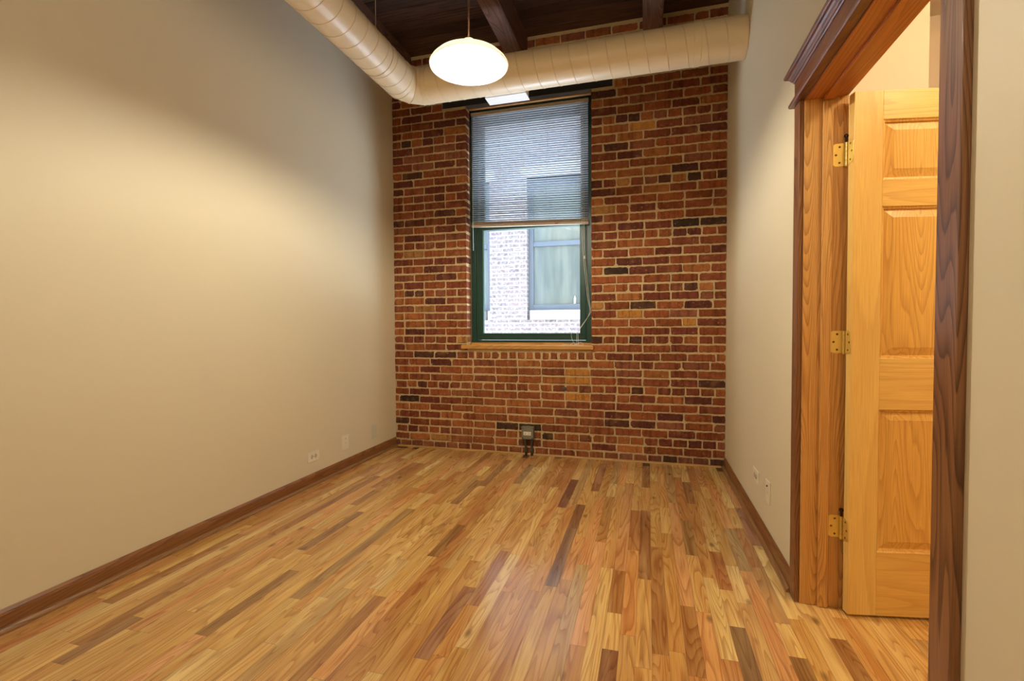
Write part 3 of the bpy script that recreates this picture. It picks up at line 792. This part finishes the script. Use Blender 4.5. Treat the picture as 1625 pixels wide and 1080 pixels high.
# ------------------------------------------------------------------ venetian blind
def build_blind():
    xa, xb, yc = -1.588, -.503, 4.282
    root = empty('venetian_blind', ((xa+xb)/2, yc, 2.06), 'white venetian mini blind covering the upper half of the window', 'blind')
    MB().box(xa, xb, yc-.013, yc+.013, 3.105, 3.130).build('headrail', M_RAILBL, root, bevel=.0015)
    hl, hr = 2.088, 2.055                       # the bottom rail hangs slightly askew
    def zb(x): return hl+(hr-hl)*(x-xa)/(xb-xa)
    m = MB(); r = random.Random(4)
    N = 50; top = 3.092
    tilt = math.radians(-14)
    for i in range(N):
        fr = i/(N-1); w2 = .0125
        for (n_,) in ((0,),):
            ex = []
            dz = r.uniform(-.0006, .0006)
            for x in (xa+.004, xb-.004):
                zlo = zb(x)+.052
                z = top+(zlo-top)*fr+dz
                for k in range(5):
                    u = -1+k*.5; yy = u*w2*math.cos(tilt); zz = -u*w2*math.sin(tilt)*-1+(1-u*u)*.0016
                    ex.append((x, yc+yy, z+zz))
            a, b = ex[:5], ex[5:]
            t = .00025
            vs = a+b+[(p[0], p[1], p[2]+t) for p in a+b]
            fs = [(k, k+1, k+6, k+5) for k in range(4)]+[(k+10, k+15, k+16, k+11) for k in range(4)]
            fs += [(0, 5, 15, 10), (4, 14, 19, 9)]
            m.add(vs, fs)
    m.build('slats', M_SLAT, root, smooth=False)
    # stacked slats above the bottom rail, and the rail
    m = MB()
    for k in range(10):
        m.add([(xa+.004, yc-.0125, hl+.0185+k*.0022), (xb-.004, yc-.0125, hr+.0185+k*.0022), (xb-.004, yc+.0125, hr+.0185+k*.0022), (xa+.004, yc+.0125, hl+.0185+k*.0022),
               (xa+.004, yc-.0125, hl+.0195+k*.0022), (xb-.004, yc-.0125, hr+.0195+k*.0022), (xb-.004, yc+.0125, hr+.0195+k*.0022), (xa+.004, yc+.0125, hl+.0195+k*.0022)],
              [(0,1,2,3),(4,7,6,5),(0,4,5,1),(1,5,6,2),(2,6,7,3),(3,7,4,0)])
    m.build('stacked_slats', M_RAILBL, root)
    m = MB(); A = [(-.013, -.005), (.013, -.005), (.013, .013), (.006, .017), (-.006, .017), (-.013, .013)]
    vs = [(xa, yc+p[0], hl-.002+p[1]) for p in A]+[(xb, yc+p[0], hr-.002+p[1]) for p in A]
    m.add(vs, [(i, (i+1) % 6, (i+1) % 6+6, i+6) for i in range(6)]+[tuple(range(6)), tuple(range(6, 12))])
    br = m.build('bottom_rail', M_RAILBL, root)
    MB().box(-.800, -.768, yc-.0145, yc-.0128, zb(-.78)+.001, zb(-.78)+.010).build('clip', plain('rusty_clip', (176, 96, 40), .6), br)
    # ladder tapes: a thin string front and back of the slats at each station
    for x in (xa+.075, -1.31, -1.09, -.865, -.60, xb-.055):
        m = MB()
        for yy in (-.0135, .0135): m.tube([(x, yc+yy, 3.106), (x, yc+yy, zb(x)+.015)], .0009, 5)
        m.build('ladder_string', M_CORD, root)
    # tilt wand at the left
    MB().tube([(xa+.022, yc-.020, 3.10), (xa+.020, yc-.030, 2.6), (xa+.024, yc-.032, 1.86)], .0032, 8).build('tilt_wand', plain('clear_wand', (170, 196, 194), .2), root, smooth=True)
    # pull cords: down the right side, drifting left to the sill where they pile up
    def cord(pts, r_=.0015):
        out = []
        P = [Vector(p) for p in pts]
        for i in range(len(P)-1):
            p0, p1, p2, p3 = P[max(i-1, 0)], P[i], P[i+1], P[min(i+2, len(P)-1)]
            for k in range(8):
                t = k/8; out.append(.5*((2*p1)+(-p0+p2)*t+(2*p0-5*p1+4*p2-p3)*t*t+(-p0+3*p1-3*p2+p3)*t**3))
        out.append(P[-1]); return MB().tube(out, r_, 6)
    yw = yc-.018
    c1 = cord([(-.548, yw, 3.10), (-.545, yw, 2.6), (-.54, yw-.003, 2.05), (-.530, yw, 1.75), (-.500, yw, 1.42), (-.484, yw, 1.30), (-.490, yw, 1.26), (-.585, yw-.008, 1.115), (-.590, yw-.008, 1.0), (-.60, yw-.02, .990)])
    c1.build('pull_cord', M_CORD, root, smooth=True)
    c2 = cord([(-.566, yw, 3.10), (-.563, yw, 2.5), (-.556, yw, 1.95), (-.540, yw, 1.70), (-.512, yw, 1.42), (-.494, yw, 1.27), (-.575, yw-.010, 1.13), (-.602, yw-.012, 1.09), (-.606, yw-.012, 1.0), (-.63, yw-.02, .990)])
    c2.build('pull_cord', M_CORD, root, smooth=True)
    c3 = cord([(-.606, yw, .990), (-.63, yw-.02, 1.01), (-.66, yw-.03, .990), (-.70, yw-.02, .990), (-.66, yw-.045, .990), (-.61, yw-.03, .992), (-.57, yw-.02, 1.012), (-.545, yw-.03, .990), (-.60, yw-.05, .990),
               (-.68, yw-.05, .990), (-.73, yw-.035, .990), (-.69, yw-.03, .991)])
    c3.build('cord_tangle', M_CORD, root, smooth=True)
    c4 = cord([(-.655, yw, 1.12), (-.65, yw, 1.05), (-.625, yw-.01, 1.0), (-.61, yw-.02, .990)]); c4.build('pull_cord', M_CORD, root, smooth=True)
    MB().lathe([(.0005, 0), (.006, 0), (.004, .02), (.0015, .026)], (-.536, yw, 1.745), 12).build('cord_tassel', M_IVORY, root, smooth=True)
build_blind()

# ------------------------------------------------------------------ outlets and wall plates
def plate(name, wallx, y0, y1, z0, z1, label, kind, cat='outlet', mat=None, group=None):
    mat = mat or M_IVORY
    s = 1 if wallx < 0 else -1
    root = empty(name, (wallx, (y0+y1)/2, z0), label, cat, group)
    X = lambda a, b: (min(wallx+s*a, wallx+s*b), max(wallx+s*a, wallx+s*b))
    yc, zc = (y0+y1)/2, (z0+z1)/2
    MB().box(*X(.0002, .0055), y0, y1, z0, z1).build('cover_plate', mat, root, bevel=.002)
    if kind == 'duplex_h':
        for dy in (-.020, .020):
            f = MB().lathe([(.0005, .0075), (.0150, .0075), (.0165, .006), (.0165, .003)], (0, 0, 0), 28)
            f.v = [(wallx+s*z, yc+dy+x*.82, zc+y) for x, y, z in f.v]
            fo = f.build('receptacle', M_ALMOND, root)
            for a, b in ((-.0045, .0065), (-.0045, -.0065)): MB().box(*X(.0072, .0079), yc+dy+a-.004, yc+dy+a+.004, zc+b-.0011, zc+b+.0011).build('slot', M_DARK, fo)
            MB().box(*X(.0072, .0079), yc+dy+.0065, yc+dy+.0105, zc-.0022, zc+.0022).build('ground_hole', M_DARK, fo)
        MB().box(*X(.0055, .0064), yc-.0028, yc+.0028, zc-.0028, zc+.0028).build('screw', M_ALMOND, root)
    elif kind == 'jack':
        zz = z0+(z1-z0)*.76
        j = MB().lathe([(.0005, .011), (.0035, .011), (.0048, .010), (.0048, .004)], (0, 0, 0), 16); j.v = [(wallx+s*z, yc+x, zz+y) for x, y, z in j.v]
        j.build('jack', M_BRONZE if wallx > 0 else M_ALMOND, root)
        MB().box(*X(.0055, .0063), yc-.004, yc+.004, zc-.010, zc+.002).build('phone_port', M_ALMOND, root)
    else:
        for zz in (z0+.018, z1-.018): MB().box(*X(.0055, .0063), yc-.0025, yc+.0025, zz-.0025, zz+.0025).build('screw', M_ALMOND, root)
    return root
plate('wall_outlet', XL, 2.940, 3.064, .172, .246, 'ivory duplex outlet mounted sideways on the left wall, nearest of its three plates', 'duplex_h')
plate('wall_plate', XL, 3.347, 3.433, .162, .280, 'ivory upright jack plate in the middle of three plates on the left wall', 'jack', 'wall plate')
plate('wall_plate', XL, 3.786, 3.858, .157, .277, 'cream blank wall plate on the left wall nearest the brick wall', 'blank', 'wall plate', plain('painted_over_plate', (214, 210, 186), .4))
plate('wall_outlet', XR, 2.976, 3.122, .250, .322, 'low ivory outlet mounted sideways on the right wall above the baseboard', 'duplex_h')
plate('wall_plate', XR, 2.714, 2.802, .230, .345, 'upright ivory plate with a dark jack on the right wall near the door casing', 'jack', 'wall plate')

# ------------------------------------------------------------------ surface box on the brick wall
def build_box():
    root = empty('electrical_box', (-1.03, YB, .145), 'grey metal surface outlet box with two conduits at the foot of the brick wall', 'outlet box')
    x0, x1, z0, z1 = -1.086, -.976, .150, .262; yb, yf = YB-.005, YB-.052
    MB().box(x0, x1, yf, yb, z0, z1).build('box', M_GREYM, root, bevel=.006)
    c = .016
    cv = MB().prism([(x0+c, z0+.002), (x1-c, z0+.002), (x1-.002, z0+c), (x1-.002, z1-c), (x1-c, z1-.002), (x0+c, z1-.002), (x0+.002, z1-c), (x0+.002, z0+c)], 'y', yf-.004, yf)
    cv = cv.build('cover', M_GREYM, root, bevel=.001)
    for x in (x0+.013, x1-.013):
        for z in (z0+.013, z1-.013): MB().lathe([(.0005, -.0055), (.004, -.005), (.0045, 0)], (x, yf-.002, z), 12, axis='y').build('screw', M_DARK, root)
    xm, zm = (x0+x1)/2-.001, z0+.052
    rc = MB().box(xm-.034, xm+.034, yf-.0075, yf-.003, zm-.0165, zm+.0165).build('receptacle', M_IVORY, root, bevel=.003)
    for dx in (-.018, .018):
        for dz in (-.006, .006): MB().box(xm+dx-.006, xm+dx+.003, yf-.0083, yf-.007, zm+dz-.0014, zm+dz+.0014).build('slot', M_DARK, rc)
        MB().box(xm+dx+.006, xm+dx+.010, yf-.0083, yf-.007, zm-.002, zm+.002).build('ground_hole', M_DARK, rc)
    for x, bend in ((-1.060, .010), (-1.000, .003)):
        y = YB-.030
        p = MB().tube([(x, y, z0+.002), (x, y, .125), (x+bend*.4, y, .10), (x+bend, y, .07), (x+bend, y, .0005)], .0095, 16)
        p = p.build('conduit', M_COND, root, smooth=True)
        q_ = MB(); q2 = MB()
        q_.lathe([(.0095, -.014), (.0145, -.013), (.0145, -.004), (.0125, -.003), (.0125, .005), (.0145, .006), (.0145, .012), (.0095, .013)], (x, y, z0-.012), 12)
        q2.lathe([(.0095, -.022), (.0135, -.021), (.0135, -.008), (.0115, -.006), (.0115, .006), (.0135, .008), (.0135, .021), (.0095, .022)], (x+bend, y, .055), 12)
        q_.build('coupling', M_COND, p); q2.build('coupling', M_COND, p)
build_box()
an = MB().lathe([(.0005, -.016), (.006, -.016), (.006, -.010), (.011, -.010), (.012, -.004), (.017, -.003), (.018, .004)], (-.705, YB-.002, .604), 20, axis='y').build('anchor_bolt', M_COND)
tag(an, 'small grey metal bolt set in the brick below the window', 'bolt')

# ------------------------------------------------------------------ neighbouring building across the gap
def build_neighbour():
    Y = 8.0
    root = empty('neighbouring_building', (-1.6, Y, -1), 'pale weathered brick building with blue framed windows seen through the window', 'building')
    wins = [(-4.55, -2.645), (-1.98, -.05), (.60, 2.5)]
    zs0, zs1, zw1 = 1.27, 1.43, 3.66
    m = MB(); T = .35
    m.box(-7, 5, Y, Y+T, -3, zs0)
    xs = [-7]+[v for w_ in wins for v in w_]+[5]
    for i in range(0, len(xs), 2): m.box(xs[i], xs[i+1], Y, Y+T, zs0, zw1)
    m.box(-7, 5, Y, Y+T, zw1, 5.5)
    m.build('brick_wall', M_OUTBRICK, root)
    for (a, b) in wins:
        MB().box(a+.06 if a > -2.2 else a, b-.10 if b < -2.2 else b-.06, Y-.05, Y+.20, zs0, zs1).build('stone_sill', M_STONE, root, bevel=.005)
        fr = MB(); f = .085; y0, y1 = Y+.12, Y+.20; z0, z1 = zs1, zw1
        fr.box(a, a+f, y0, y1, z0, z1); fr.box(b-f, b, y0, y1, z0, z1); fr.box(a+f, b-f, y0, y1, z0, z0+.10); fr.box(a+f, b-f, y0, y1, z1-.1, z1); fr.box(a+f, b-f, y0, y1, 2.52, 2.60)
        if b-a > 1.5: fr.box((a+b)/2-.04, (a+b)/2+.04, y0, y1, z0, z1)
        f_ = fr.build('window_frame', M_BLUEFR, root, bevel=.006)
        MB().box(a+f, b-f, Y+.165, Y+.172, z0+.09, z1-.09).build('pane', M_OUTGLASS, f_)
        MB().box(a-.1, b+.1, Y-.012, Y+.12, zw1, zw1+.20).build('window_head', M_STONE, root)
    MB().box(-7, 5, Y-.1, Y+.5, 5.5, 5.65).build('coping', M_STONE, root)
build_neighbour()

bt = MB().lathe([(.0005, 0), (.022, 0), (.022, .10), (.010, .12), (.010, .135), (.0005, .136)], (-1.185, 8.138, 1.532), 20).build('bottle', M_STONE, smooth=True)
tag(bt, 'small white bottle standing on the window ledge of the building outside', 'bottle')
